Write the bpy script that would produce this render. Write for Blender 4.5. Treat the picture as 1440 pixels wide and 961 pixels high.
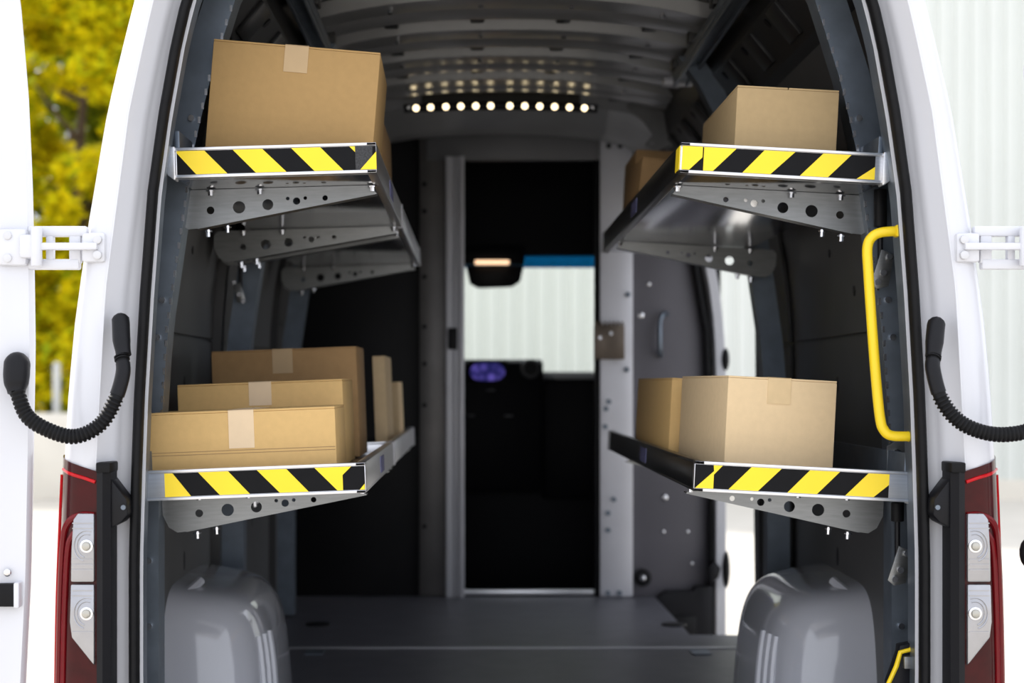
import bpy, bmesh, math, random
from mathutils import Matrix, Vector
random.seed(7)
for o in list(bpy.data.objects): bpy.data.objects.remove(o)
S = bpy.context.scene
COL = S.collection
R = math.radians

# ------------------------------------------------------------------ camera, world, exposure
CAMX, CAMY, CAMZ, FPX, VX, VY = -0.109, -3.0, 0.88, 2140.0, 667.0, 540.0
cd = bpy.data.cameras.new('camera'); cam = bpy.data.objects.new('camera', cd); COL.objects.link(cam)
cam.location = (CAMX, CAMY, CAMZ); cam.rotation_euler = (R(90), 0, 0)
cd.sensor_width = 36.0; cd.lens = FPX * 36.0 / 1440.0
cd.shift_x = (720.0 - VX) / 1440.0; cd.shift_y = (VY - 480.5) / 1440.0
cd.clip_start = 0.05; cd.clip_end = 300
cd.dof.use_dof = True; cd.dof.focus_distance = 3.12; cd.dof.aperture_fstop = 2.8
S.camera = cam
w = bpy.data.worlds.new('overcast_sky'); S.world = w; w.use_nodes = True
wn = w.node_tree.nodes; wl = w.node_tree.links
bgn = wn['Background']; bgn.inputs[0].default_value = (0.93, 0.97, 1.06, 1); bgn.inputs[1].default_value = 1.0
sd = bpy.data.lights.new('hazy_sun', 'SUN'); sd.energy = 2.6; sd.angle = R(4); sd.color = (1.0, 0.95, 0.86)
sun = bpy.data.objects.new('hazy_sun', sd); COL.objects.link(sun)
sun.rotation_euler = Vector((0.75, -0.55, -0.85)).to_track_quat('-Z', 'Y').to_euler(); sun.location = (-12, 9, 14)
S.view_settings.view_transform = 'Standard'; S.view_settings.look = 'None'
S.view_settings.gamma = 1.0; S.view_settings.use_curve_mapping = False
S.view_settings.exposure = 0.75

# ------------------------------------------------------------------ materials
MATS = {}
def mat(name, col, rough=0.5, metal=0.0, noise=0.0, nscale=40.0, bump=0.0, bscale=None, coat=0.0, emit=None, estr=0.0, spec=0.5, stretch=None, trans=0.0, alpha=1.0):
    if name in MATS: return MATS[name]
    m = bpy.data.materials.new(name); m.use_nodes = True
    nt = m.node_tree; p = nt.nodes['Principled BSDF']
    p.inputs['Base Color'].default_value = (*col, 1); p.inputs['Roughness'].default_value = rough
    p.inputs['Metallic'].default_value = metal; p.inputs['Coat Weight'].default_value = coat
    p.inputs['Specular IOR Level'].default_value = spec; p.inputs['Coat Roughness'].default_value = 0.05
    p.inputs['Transmission Weight'].default_value = trans
    p.inputs['Alpha'].default_value = alpha
    if emit: p.inputs['Emission Color'].default_value = (*emit, 1); p.inputs['Emission Strength'].default_value = estr
    tc = nt.nodes.new('ShaderNodeTexCoord'); mp = nt.nodes.new('ShaderNodeMapping')
    nt.links.new(tc.outputs['Object'], mp.inputs[0])
    if stretch: mp.inputs['Scale'].default_value = stretch
    if noise > 0:
        n = nt.nodes.new('ShaderNodeTexNoise'); n.inputs['Scale'].default_value = nscale; n.inputs['Detail'].default_value = 5
        nt.links.new(mp.outputs[0], n.inputs['Vector'])
        r = nt.nodes.new('ShaderNodeValToRGB')
        r.color_ramp.elements[0].position = 0.3; r.color_ramp.elements[1].position = 0.7
        r.color_ramp.elements[0].color = (*[c * (1 - noise) for c in col], 1)
        r.color_ramp.elements[1].color = (*[min(1, c * (1 + noise)) for c in col], 1)
        nt.links.new(n.outputs['Fac'], r.inputs[0]); nt.links.new(r.outputs[0], p.inputs['Base Color'])
    if bump > 0:
        b = nt.nodes.new('ShaderNodeTexNoise'); b.inputs['Scale'].default_value = bscale or nscale; b.inputs['Detail'].default_value = 4
        nt.links.new(mp.outputs[0], b.inputs['Vector'])
        bn = nt.nodes.new('ShaderNodeBump'); bn.inputs['Strength'].default_value = bump; bn.inputs['Distance'].default_value = 0.002
        nt.links.new(b.outputs['Fac'], bn.inputs['Height']); nt.links.new(bn.outputs[0], p.inputs['Normal'])
    MATS[name] = m; return m
WHITE = mat('white_paint', (0.66, 0.665, 0.705), 0.28, coat=0.4, noise=0.01, nscale=3)
RUBBER = mat('black_rubber', (0.007, 0.007, 0.008), 0.5, noise=0.15, nscale=60, spec=0.16)
PLASTIC = mat('black_plastic', (0.008, 0.008, 0.010), 0.42, bump=0.15, bscale=500, spec=0.2)
ALU = mat('aluminium', (0.72, 0.72, 0.74), 0.34, 1.0, noise=0.06, nscale=12, stretch=(1, 20, 20))
ALUM = mat('aluminium_matt', (0.46, 0.46, 0.49), 0.5, 0.35, noise=0.06, nscale=14)
POLISH = mat('polished_sheet', (0.50, 0.51, 0.54), 0.16, 1.0, noise=0.04, nscale=6)
GALV = mat('galvanised_steel', (0.17, 0.20, 0.24), 0.42, 0.75, noise=0.12, nscale=18)
ZINC = mat('zinc_steel', (0.25, 0.255, 0.255), 0.38, 0.9, noise=0.08, nscale=25, stretch=(1, 8, 8))
BOLT = mat('bolt_steel', (0.70, 0.70, 0.72), 0.25, 1.0, noise=0.05)
PANEL = mat('dark_wall_laminate', (0.072, 0.071, 0.072), 0.5, noise=0.12, nscale=5, bump=0.1, bscale=300)
PANELG = mat('grey_partition_laminate', (0.105, 0.10, 0.115), 0.5, noise=0.06, nscale=5, bump=0.1, bscale=300)
BLACKP = mat('black_partition_board', (0.007, 0.007, 0.008), 0.5, noise=0.15, nscale=6, spec=0.2)
ROOF = mat('grey_roof_paint', (0.20, 0.20, 0.205), 0.30, coat=0.3, noise=0.12, nscale=6)
ROOFD = mat('dark_roof_steel', (0.018, 0.018, 0.019), 0.4, noise=0.2, nscale=12, spec=.3)
ARCH = mat('grey_wheel_arch_paint', (0.52, 0.53, 0.58), 0.14, coat=0.8, noise=0.02, nscale=4)
FLOOR = mat('grey_floor_board', (0.088, 0.088, 0.104), 0.42, noise=0.15, nscale=9, bump=0.25, bscale=240)
YEL = mat('yellow_tape', (0.90, 0.66, 0.012), 0.38, noise=0.03, nscale=8)
YELP = mat('yellow_powder_coat', (0.88, 0.62, 0.01), 0.35, noise=0.03, nscale=10)
BLK = mat('black_tape', (0.006, 0.006, 0.007), 0.5, noise=0.1, spec=0.12)
CARDM = mat('shade_darkened_kraft_cardboard', (0.405, 0.255, 0.105), 0.75, noise=0.035, nscale=60, bump=0.08, bscale=160, spec=0.2)  # kraft brown, darkened further to paint in the dimness of the upper shelf
CARDS = mat('shade_dimmed_pale_cardboard', (0.44, 0.315, 0.165), 0.75, noise=0.035, nscale=60, bump=0.08, bscale=160, spec=0.2)  # pale cardboard lowered in colour to stand in for upper shelf shade
CARD = mat('cardboard', (0.61, 0.40, 0.165), 0.75, noise=0.035, nscale=60, bump=0.08, bscale=160, spec=0.2)
CARDL = mat('pale_cardboard', (0.68, 0.51, 0.305), 0.75, noise=0.03, nscale=60, bump=0.08, bscale=160, spec=0.2)
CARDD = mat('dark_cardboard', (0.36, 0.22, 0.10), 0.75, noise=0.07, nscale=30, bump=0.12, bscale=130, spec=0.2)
CREASE = mat('cardboard_crease', (0.30, 0.19, 0.09), 0.8, noise=0.1)
TAPE = mat('paper_packing_tape', (0.70, 0.53, 0.34), 0.5, noise=0.04, nscale=20)
TAPEB = mat('brown_packing_tape', (0.47, 0.325, 0.17), 0.5, noise=0.04, nscale=20)
REDL = mat('dark_red_lens', (0.042, 0.0008, 0.002), 0.1, noise=0.2, nscale=30, spec=.25)
REDB = mat('bright_red_lens', (0.50, 0.006, 0.010), 0.12, noise=0.1, nscale=30, spec=.3)
CLEAR = mat('silver_lamp_reflector', (0.36, 0.36, 0.38), 0.25, 0.8, noise=0.06, nscale=30, coat=1.0)
CHROME = mat('chrome', (0.8, 0.8, 0.82), 0.1, 1.0, noise=0.04)
STICK = mat('blue_white_sticker', (0.10, 0.10, 0.22), 0.5, noise=0.5, nscale=90)
LATCH = mat('bronze_lock_plate', (0.12, 0.095, 0.075), 0.4, 0.6, noise=0.15, nscale=20)
CONC = mat('pale_concrete', (0.60, 0.56, 0.50), 0.85, noise=0.06, nscale=1.5, bump=0.3, bscale=40)
RENDER = mat('cream_render', (0.70, 0.66, 0.58), 0.85, noise=0.04, nscale=3)
FACADE = mat('pale_corrugated_steel', (0.655, 0.675, 0.635), 0.5, noise=0.02, nscale=1)
BARK = mat('bark', (0.09, 0.06, 0.04), 0.9, noise=0.3, nscale=10)
DASH = mat('dash_plastic', (0.005, 0.005, 0.008), 0.5, noise=0.1, nscale=50, spec=.15)
LED = mat('warm_led', (1, 0.85, 0.6), 0.4, emit=(1.0, 0.80, 0.48), estr=2.6, noise=0.01)
CABL = mat('cab_lamp_glow', (1, 0.8, 0.6), 0.4, emit=(1.0, 0.66, 0.40), estr=0.9, noise=0.01)

def leaf_mat(name, c0, c1, c2):
    m = bpy.data.materials.new(name); m.use_nodes = True; nt = m.node_tree; p = nt.nodes['Principled BSDF']
    g = nt.nodes.new('ShaderNodeNewGeometry'); r = nt.nodes.new('ShaderNodeValToRGB')
    r.color_ramp.elements[0].color = (*c0, 1); r.color_ramp.elements[1].color = (*c2, 1)
    e = r.color_ramp.elements.new(0.5); e.color = (*c1, 1)
    nt.links.new(g.outputs['Random Per Island'], r.inputs[0]); nt.links.new(r.outputs[0], p.inputs['Base Color'])
    tr = nt.nodes.new('ShaderNodeBsdfTranslucent'); nt.links.new(r.outputs[0], tr.inputs[0])
    mx = nt.nodes.new('ShaderNodeMixShader'); mx.inputs[0].default_value = 0.45
    nt.links.new(p.outputs[0], mx.inputs[1]); nt.links.new(tr.outputs[0], mx.inputs[2])
    nt.links.new(mx.outputs[0], nt.nodes['Material Output'].inputs[0]); p.inputs['Roughness'].default_value = 0.6; p.inputs['Specular IOR Level'].default_value = 0.08
    return m
LEAFY = leaf_mat('golden_leaf', (0.58, 0.53, 0.008), (0.90, 0.74, 0.008), (0.34, 0.42, 0.010))
LEAFG = leaf_mat('green_leaf', (0.10, 0.15, 0.010), (0.38, 0.40, 0.010), (0.04, 0.07, 0.008))
def glass_mat(name, tint):
    m = bpy.data.materials.new(name); m.use_nodes = True; nt = m.node_tree
    t = nt.nodes.new('ShaderNodeBsdfTransparent'); g = nt.nodes.new('ShaderNodeBsdfGlossy'); g.inputs['Roughness'].default_value = 0.02
    t.inputs[0].default_value = (*tint, 1)
    f = nt.nodes.new('ShaderNodeFresnel'); f.inputs[0].default_value = 1.3
    mx = nt.nodes.new('ShaderNodeMixShader'); nt.links.new(f.outputs[0], mx.inputs[0])
    nt.links.new(t.outputs[0], mx.inputs[1]); nt.links.new(g.outputs[0], mx.inputs[2])
    nt.links.new(mx.outputs[0], nt.nodes['Material Output'].inputs[0]); return m
GLASS = glass_mat('windscreen_glass', (0.97, 0.985, 0.965)); TINT = glass_mat('blue_tinted_glass', (0.05, 0.28, 0.45))
def screen_mat():
    m = bpy.data.materials.new('display_screen'); m.use_nodes = True; nt = m.node_tree; p = nt.nodes['Principled BSDF']
    p.inputs['Base Color'].default_value = (0.005, 0.005, 0.01, 1)
    tc = nt.nodes.new('ShaderNodeTexCoord'); v = nt.nodes.new('ShaderNodeTexVoronoi'); v.inputs['Scale'].default_value = 22
    nt.links.new(tc.outputs['Object'], v.inputs['Vector']); r = nt.nodes.new('ShaderNodeValToRGB')
    r.color_ramp.elements[0].color = (0.25, 0.18, 0.9, 1); r.color_ramp.elements[1].color = (0.015, 0.015, 0.16, 1); r.color_ramp.elements[1].position = 0.6
    nt.links.new(v.outputs['Distance'], r.inputs[0]); nt.links.new(r.outputs[0], p.inputs['Emission Color']); p.inputs['Emission Strength'].default_value = 0.30
    return m
SCREEN = screen_mat()

# ------------------------------------------------------------------ helpers
ROOTM = {}
def at(px, py, Y):
    s = FPX / (Y - CAMY); return Vector(((px - VX) / s + CAMX, Y, CAMZ + (VY - py) / s))
def thing(name, label, cat, loc=(0, 0, 0), rot=(0, 0, 0), group=None):
    o = bpy.data.objects.new(name, None); COL.objects.link(o); o.empty_display_size = 0.1
    o.location = loc; o.rotation_euler = rot; o['label'] = label; o['category'] = cat
    if group: o['group'] = group
    return o
def tag(o, label=None, cat=None, group=None, kind=None):
    if label: o['label'] = label
    if cat: o['category'] = cat
    if group: o['group'] = group
    if kind: o['kind'] = kind
    return o
class MB:
    def __init__(s): s.v = []; s.f = []
    def add(s, vs, fs):
        b = len(s.v); s.v += [tuple(v) for v in vs]; s.f += [tuple(b + i for i in f) for f in fs]; return s
    def box(s, x0, x1, y0, y1, z0, z1, M=None):
        if x0 > x1: x0, x1 = x1, x0
        vs = [Vector((x, y, z)) for x in (x0, x1) for y in (y0, y1) for z in (z0, z1)]
        if M is not None: vs = [M @ v for v in vs]
        return s.add(vs, [(0, 1, 3, 2), (4, 6, 7, 5), (0, 4, 5, 1), (2, 3, 7, 6), (0, 2, 6, 4), (1, 5, 7, 3)])
    def prism(s, poly, y0, y1):          # poly in x,z
        n = len(poly); a = sum(poly[i][0] * poly[(i + 1) % n][1] - poly[(i + 1) % n][0] * poly[i][1] for i in range(n))
        if a < 0: poly = poly[::-1]
        vs = [(x, y0, z) for x, z in poly] + [(x, y1, z) for x, z in poly]
        return s.add(vs, [tuple(range(n)), tuple(range(2 * n - 1, n - 1, -1))] + [(i, i + n, (i + 1) % n + n, (i + 1) % n) for i in range(n)])
    def prism_z(s, poly, z0, z1):         # poly in x,y
        n = len(poly); a = sum(poly[i][0] * poly[(i + 1) % n][1] - poly[(i + 1) % n][0] * poly[i][1] for i in range(n))
        if a < 0: poly = poly[::-1]
        vs = [(x, y, z0) for x, y in poly] + [(x, y, z1) for x, y in poly]
        return s.add(vs, [tuple(range(n))[::-1], tuple(range(n, 2 * n))] + [(i, (i + 1) % n, (i + 1) % n + n, i + n) for i in range(n)])
    def prism_x(s, poly, x0, x1):         # poly in y,z
        n = len(poly); a = sum(poly[i][0] * poly[(i + 1) % n][1] - poly[(i + 1) % n][0] * poly[i][1] for i in range(n))
        if a < 0: poly = poly[::-1]
        vs = [(x0, y, z) for y, z in poly] + [(x1, y, z) for y, z in poly]
        return s.add(vs, [tuple(range(n))[::-1], tuple(range(n, 2 * n))] + [(i, (i + 1) % n, (i + 1) % n + n, i + n) for i in range(n)])
    def grid(s, rows, closed=False, cap=False):
        n = len(rows[0]); vs = [p for r in rows for p in r]; fs = []
        for i in range(len(rows) - 1):
            for j in range(n if closed else n - 1):
                k = (j + 1) % n; fs.append((i * n + j, i * n + k, (i + 1) * n + k, (i + 1) * n + j))
        if cap and closed: fs += [tuple(range(n))[::-1], tuple((len(rows) - 1) * n + j for j in range(n))]
        return s.add(vs, fs)
    def tube(s, path, rad, seg=10):
        P = [Vector(p) for p in path]; rows = []; up = Vector((0, 0, 1))
        for i, p in enumerate(P):
            t = (P[min(i + 1, len(P) - 1)] - P[max(i - 1, 0)]).normalized()
            if i == 0:
                up = Vector((0.0, -1, 0)) if abs(t.y) < 0.9 else Vector((0, 0, 1))
            a = (up - t * up.dot(t)).normalized(); b = t.cross(a); up = a
            r = rad[i] if isinstance(rad, (list, tuple)) else rad
            rows.append([p + (a * math.cos(q) + b * math.sin(q)) * r for q in [2 * math.pi * k / seg for k in range(seg)]])
        return s.grid(rows, True, True)
    def cyl(s, c, axis, r, h, seg=12):
        c = Vector(c); a = Vector(axis).normalized(); return s.tube([c - a * h / 2, c + a * h / 2], r, seg)
    def ball(s, c, r, sx=1, sy=1, sz=1, n=10, m=7):
        c = Vector(c); rows = []
        for i in range(m + 1):
            t = math.pi * i / m
            rows.append([c + Vector((r * sx * math.sin(t) * math.cos(2 * math.pi * j / n), r * sy * math.sin(t) * math.sin(2 * math.pi * j / n), r * sz * math.cos(t))) for j in range(n)])
        return s.grid(rows, True)
    def build(s, name, m, parent=None, smooth=False, bevel=0.0, sharp=35, seg=2):
        me = bpy.data.meshes.new(name); me.from_pydata([tuple(v) for v in s.v], [], s.f)
        bm = bmesh.new(); bm.from_mesh(me)
        bmesh.ops.remove_doubles(bm, verts=bm.verts, dist=1e-6)
        bmesh.ops.recalc_face_normals(bm, faces=bm.faces)
        if bevel > 0:
            es = [e for e in bm.edges if len(e.link_faces) == 2 and e.calc_face_angle(0) > R(30)]
            bmesh.ops.bevel(bm, geom=es, offset=bevel, segments=seg, profile=0.5, affect='EDGES', clamp_overlap=True)
        bm.to_mesh(me); bm.free()
        return link(name, me, m, parent, smooth or bevel > 0, sharp)
def link(name, me, m, parent=None, smooth=False, sharp=35):
    if not me.materials: me.materials.append(m)
    if smooth:
        me.polygons.foreach_set('use_smooth', [True] * len(me.polygons)); me.set_sharp_from_angle(angle=R(sharp))
    o = bpy.data.objects.new(name, me); COL.objects.link(o)
    if parent is not None: o.parent = parent
    return o
def rel(o, root):                         # parts modelled in world space under a root standing elsewhere (roots unrotated)
    o.matrix_parent_inverse = Matrix.Translation(-Vector(root.location)); return o
def lerp(tab, z):                         # tab sorted by falling z
    t = sorted(tab)
    if z <= t[0][0]: return t[0][1]
    for (a, p), (b, q) in zip(t, t[1:]):
        if z <= b: return p + (q - p) * (z - a) / (b - a)
    return t[-1][1]
def smooth_tab(tab, n=3): return tab
def plate_holes(name, outline, holes, thick, m, parent):   # x,z outline with round holes, extruded along y
    c = bpy.data.curves.new(name, 'CURVE'); c.dimensions = '2D'; c.fill_mode = 'BOTH'; c.extrude = thick / 2
    def spl(pts):
        sp = c.splines.new('POLY'); sp.points.add(len(pts) - 1)
        for q, p in zip(sp.points, pts): q.co = (p[0], p[1], 0, 1)
        sp.use_cyclic_u = True
    spl(outline)
    for hx, hz, r in holes: spl([(hx + r * math.cos(2 * math.pi * k / 14), hz + r * math.sin(2 * math.pi * k / 14)) for k in range(14)])
    t = bpy.data.objects.new('t', c); me = bpy.data.meshes.new_from_object(t)
    me.name = name; bpy.data.objects.remove(t)
    for v in me.vertices: v.co = (v.co.x, v.co.z, v.co.y)
    me.flip_normals(); me.materials.clear()
    return link(name, me, m, parent)
def bez(pts, n=12):                       # Catmull-Rom through points
    P = [Vector(p) for p in pts]; P = [P[0] * 2 - P[1]] + P + [P[-1] * 2 - P[-2]]; out = []
    for i in range(1, len(P) - 2):
        for k in range(n):
            t = k / n; a, b, c, d = P[i - 1], P[i], P[i + 1], P[i + 2]
            out.append(0.5 * ((2 * b) + (c - a) * t + (2 * a - 5 * b + 4 * c - d) * t * t + (3 * b - a - 3 * c + d) * t ** 3))
    return out + [P[-2]]

# ------------------------------------------------------------------ profiles of the van (half widths by height)
GZ = -0.68
W_SEAL = [(-0.1, .775), (.29, .782), (.53, .782), (.71, .777), (.85, .772), (1.06, .760), (1.26, .745), (1.41, .724), (1.55, .699), (1.636, .679), (1.72, .650), (1.80, .600), (1.86, .52)]
W_SUB = [(-0.1, .812), (.29, .818), (.71, .815), (1.06, .798), (1.19, .782), (1.41, .756), (1.55, .728), (1.636, .708), (1.74, .675), (1.86, .60)]
W_FOLD = [(-0.1, .84), (.29, .846), (.71, .845), (1.06, .826), (1.19, .809), (1.41, .780), (1.55, .750), (1.636, .730), (1.74, .70), (1.86, .64)]
W_OUT = [(-0.35, .93), (.0, .935), (.29, .934), (.53, .930), (.74, .922), (.87, .914), (1.0, .902), (1.11, .887), (1.19, .876), (1.31, .856), (1.39, .843), (1.47, .826), (1.56, .804), (1.636, .785), (1.76, .75), (1.9, .69), (2.0, .6)]
W_WALL = [(-0.02, .885), (.9, .885), (1.1, .878), (1.25, .862), (1.4, .832), (1.55, .79), (1.7, .735), (1.82, .675), (1.93, .58)]
W_POST = [(-0.0, .787), (.69, .787), (.994, .768), (1.2, .738), (1.385, .712), (1.55, .672), (1.713, .62), (1.82, .565), (1.9, .50)]
def zs(a, b, n): return [a + (b - a) * i / n for i in range(n + 1)]

# ------------------------------------------------------------------ ground
gm = MB(); gm.box(-60, 60, -40, 90, GZ - 0.3, GZ)
tag(gm.build('ground', CONC), 'pale concrete yard around the van', kind='structure')

# ------------------------------------------------------------------ interior shell (the setting)
floor = MB().prism_z([(-.885, .02), (.885, .02), (.885, 2.325), (.647, 2.335), (.636, 3.30), (-.885, 3.30)], -0.04, 0.0).build('floor', FLOOR)
tag(floor, 'grey van load floor boards', kind='structure')
MB().box(-.885, .885, 2.05, 2.075, 0.0, 0.003).build('joint_strip', ALUM, floor, bevel=.001)
for x, y in ((-.68, 2.55), (.62, 2.55)):
    e = MB().cyl((x, y, .002), (0, 0, 1), .045, .006, 20).build('lashing_ring', BLACKP, floor)
    MB().tube([(x - .05 + .03 * math.cos(a), y, .004 + .004) for a in (0, .1)], .004).build('ring_pin', BOLT, e)
MB().prism_z([(.60, 3.30), (.60, 2.30), (.95, 2.30), (.95, 3.30)], -0.34, -0.30).build('step_tread', PLASTIC, floor)
MB().prism([(.62, -.32), (.875, -.32), (.875, .05), (.80, .05), (.79, .03), (.68, .03), (.63, -.005)], 3.24, 3.29).build('step_well_panel', PLASTIC, floor, bevel=.006)
sw = MB(); sw.prism([(.70, -.2), (.80, -.2), (.80, -.07), (.70, -.07)], 3.225, 3.245).build('step_recess', BLACKP, floor, bevel=.005)
for x in (-1, 1):
    a = MB().prism([(x * .60, .001), (x * .66, .001), (x * .66, .004), (x * .60, .004)], 1.93, 2.02).build('floor_bracket', GALV, floor)

def wall(side, s, y1):
    rows = []
    for z in [-0.02, .9, 1.1, 1.25, 1.4, 1.55, 1.7, 1.82, 1.93]:
        h = lerp(W_WALL, z); rows.append([(s * h, .12, z), (s * h, y1, z), (s * (h + .02), y1, z), (s * (h + .02), .12, z)])
    o = MB().grid(rows, True, True).build('wall_' + side, PANEL, smooth=True, sharp=30)
    return tag(o, 'dark interior van side on the ' + side, kind='structure')
WL = wall('left', -1, 3.3); WR = wall('right', 1, 2.28)
def wpanel(s, w, y0, y1, z0, z1):
    rows = []
    for z in zs(z0, z1, 8):
        h = lerp(W_WALL, z) - .003; rows.append([(s * h, y0, z), (s * h, y1, z), (s * (h - .009), y1, z), (s * (h - .009), y0, z)])
    p = MB().grid(rows, True, True).build('wall_panel', PANEL, w, smooth=True, sharp=30)
    for k in range(4):
        z = z0 + .12 + k * (z1 - z0 - .24) / 3; y = (y0 + y1) / 2 + (.12 if k % 2 else -.1); h = lerp(W_WALL, z) - .0125
        MB().prism_x([(y + .012 * math.cos(a), z + .026 * math.sin(a)) for a in [2 * math.pi * q / 10 for q in range(10)]], s * h, s * (h + .002)).build('slot', BLACKP, p)
    return p
def post(s, w, yc, hw=.032, off=0.0, width=.068, z1=1.88, bolts=True):
    rows = []
    for z in zs(.01, z1, 22):
        h = lerp(W_POST, z) + off; rows.append([(s * h, yc - hw, z), (s * (h + width), yc - hw, z), (s * (h + width), yc + hw, z), (s * h, yc + hw, z)])
    p = MB().grid(rows, True, True).build('post', GALV, w, smooth=True, sharp=30)
    if bolts:
        for z in (.36, .5, .98, 1.06, 1.45):
            h = lerp(W_POST, z) + off + .02
            MB().cyl((s * h, yc - hw - .003, z), (0, 1, 0), .007, .008, 8).build('bolt', BOLT, p)
        m = MB()
        for k in range(34):
            z = .75 + k * .03; h = lerp(W_POST, z) + off
            m.box(s * (h - .0015), s * (h + .004), yc - hw - .001, yc - hw + .002, z, z + .014)
        m.build('perforated_edge', BOLT, p)
    return p
for w_, s, ys in ((WL, -1, (.30, 1.50, 2.75)), (WR, 1, (.30, 1.68))):
    for i, y in enumerate(ys): post(s, w_, y, bolts=(i == 0))
for y in (1.43, 2.68):
    rows = [[(-(lerp(W_WALL, z) - .002), y, z), (-(lerp(W_WALL, z) - .035), y, z), (-(lerp(W_WALL, z) - .035), y + .05, z), (-(lerp(W_WALL, z) - .002), y + .05, z)] for z in zs(.02, 1.85, 14)]
    MB().grid(rows, True, True).build('cover_strip', PANEL, WL, smooth=True, sharp=30)
for y0, y1 in ((.36, 1.42), (1.56, 2.66), (2.80, 3.28)):
    wpanel(-1, WL, y0, y1, .06, 1.0); wpanel(-1, WL, y0, y1, 1.01, 1.60)
for y0, y1 in ((.36, 1.63), (1.73, 2.22)):
    wpanel(1, WR, y0, y1, .06, 1.0); wpanel(1, WR, y0, y1, 1.01, 1.60)
# curved end of the right wall beside the sliding door opening
rows = [[(lerp(W_WALL, z) - .022 + .02 * (abs(z - .45) ** 1.5), 2.20, z), (lerp(W_WALL, z) + .05, 2.20, z), (lerp(W_WALL, z) + .05, 2.29, z), (lerp(W_WALL, z) - .022 + .02 * (abs(z - .45) ** 1.5), 2.29, z)] for z in zs(-.02, 1.75, 16)]
MB().grid(rows, True, True).build('door_post', ROOFD, WR, smooth=True, sharp=30)
# header above the sliding door and B-pillar
rows = [[(lerp(W_WALL, z), 2.28, z), (lerp(W_WALL, z), 3.3, z), (lerp(W_WALL, z) + .1, 3.3, z), (lerp(W_WALL, z) + .1, 2.28, z)] for z in zs(1.62, 1.93, 5)]
MB().grid(rows, True, True).build('door_header', ROOFD, WR, smooth=True, sharp=30)
for s, w_ in ((-1, WL), (1, WR)):
    rows = []; W0, H0, L0, yc = .238, .375, .36, 1.09
    NV, NU = 18, 30
    for i in range(NV + 1):
        v = math.pi / 2 * i / NV
        row = []
        for j in range(NU + 1):
            u = math.pi * j / NU
            cz, rz = (math.sin(v) ** .42 if i else 0.0), (max(math.cos(v), 0) ** .30 if i < NV else 0.0)
            c = math.cos(u); cy = -math.copysign(abs(c) ** .5, c) if abs(c) > 1e-6 else 0.0
            cx = max(math.sin(u), 0) ** .50
            ww = W0 * (1.0 + .10 * (1 - cz)); ll = L0 * (1 + .12 * (1 - cz) ** 1.5)
            row.append((s * (.878 - ww * cx * rz), yc + ll * cy * rz, H0 * cz * (1 - .10 * cx * rz)))
        rows.append(row)
    a = MB().grid(rows).build('wheel_arch', ARCH, w_, smooth=True, sharp=60)
    a['label'] = 'glossy grey rounded wheel arch housing'
    for k in range(3):
        u = R(62 + k * 9)
        pth = []
        for z in zs(0.0, .24, 6):
            q = 1 - z / H0; cx = math.sin(u) ** .50; cy = -math.cos(u) ** .5
            rzz = max(0.0, 1 - (z / H0) ** 3.6) ** .2
            pth.append((s * (.878 - W0 * (1 + .10 * q) * cx * rzz), yc + L0 * (1 + .12 * q ** 1.5) * cy * rzz, z))
        MB().tube(pth, .011, 8).build('rib', ARCH, a, smooth=True)
    pts = [(s * .872, .70, .0), (s * .868, .745, .2), (s * .855, .80, .32), (s * .81, .90, .375)]
    MB().tube(bez(pts, 6), .012, 8).build('arch_flange', ARCH, a, smooth=True)

# ceiling with roof bows
def roofz(x): return 1.995 - .065 * (abs(x) / .58) ** 2.6
xs = zs(-.58, .58, 16)
ceil = MB().grid([[(x, .10, roofz(x) + .015), (x, 3.33, roofz(x) + .015), (x, 3.33, roofz(x) + .035), (x, .10, roofz(x) + .035)] for x in xs], True, True).build('ceiling', ROOFD, smooth=True, sharp=30)
tag(ceil, 'dark van roof lining between steel bows', kind='structure')
BOWS = [.55, 1.0, 1.42, 1.80, 2.17, 2.55]
for y in BOWS:
    rows = []
    for x in zs(-.60, .60, 20):
        z = roofz(min(abs(x), .58)) - .004; hw = .135
        rows.append([(x, y - hw, z + .018), (x, y - hw + .012, z - .022), (x, y - .03, z - .028), (x, y, z - .018), (x, y + .03, z - .028), (x, y + hw - .012, z - .022), (x, y + hw, z + .018)])
    b = MB().grid(rows, True, True).build('roof_bow', ROOF, ceil, smooth=True, sharp=25)
    for x in (-.36, -.10, .16, .42):
        z = roofz(x); MB().box(x - .022, x + .022, y + .14, y + .20, z - .020, z + .012).build('roof_clip', ROOFD, b, bevel=.006)
        MB().cyl((x + .01, y - .06, z - .032), (0, 0, 1), .008, .008, 8).build('bolt', BOLT, b)
rows = []
for x in zs(-.66, .66, 24):
    z = roofz(min(abs(x), .58)) - .012 - .06 * max(0, abs(x) - .5) / .16
    rows.append([(x, 2.80, z + .02), (x, 2.84, z - .025), (x, 3.0, z - .035), (x, 3.12, z - .07), (x, 3.22, z - .085), (x, 3.29, z - .06), (x, 3.29, z + .02)])
MB().grid(rows, True, True).build('end_bow', ROOF, ceil, smooth=True, sharp=30)
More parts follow.
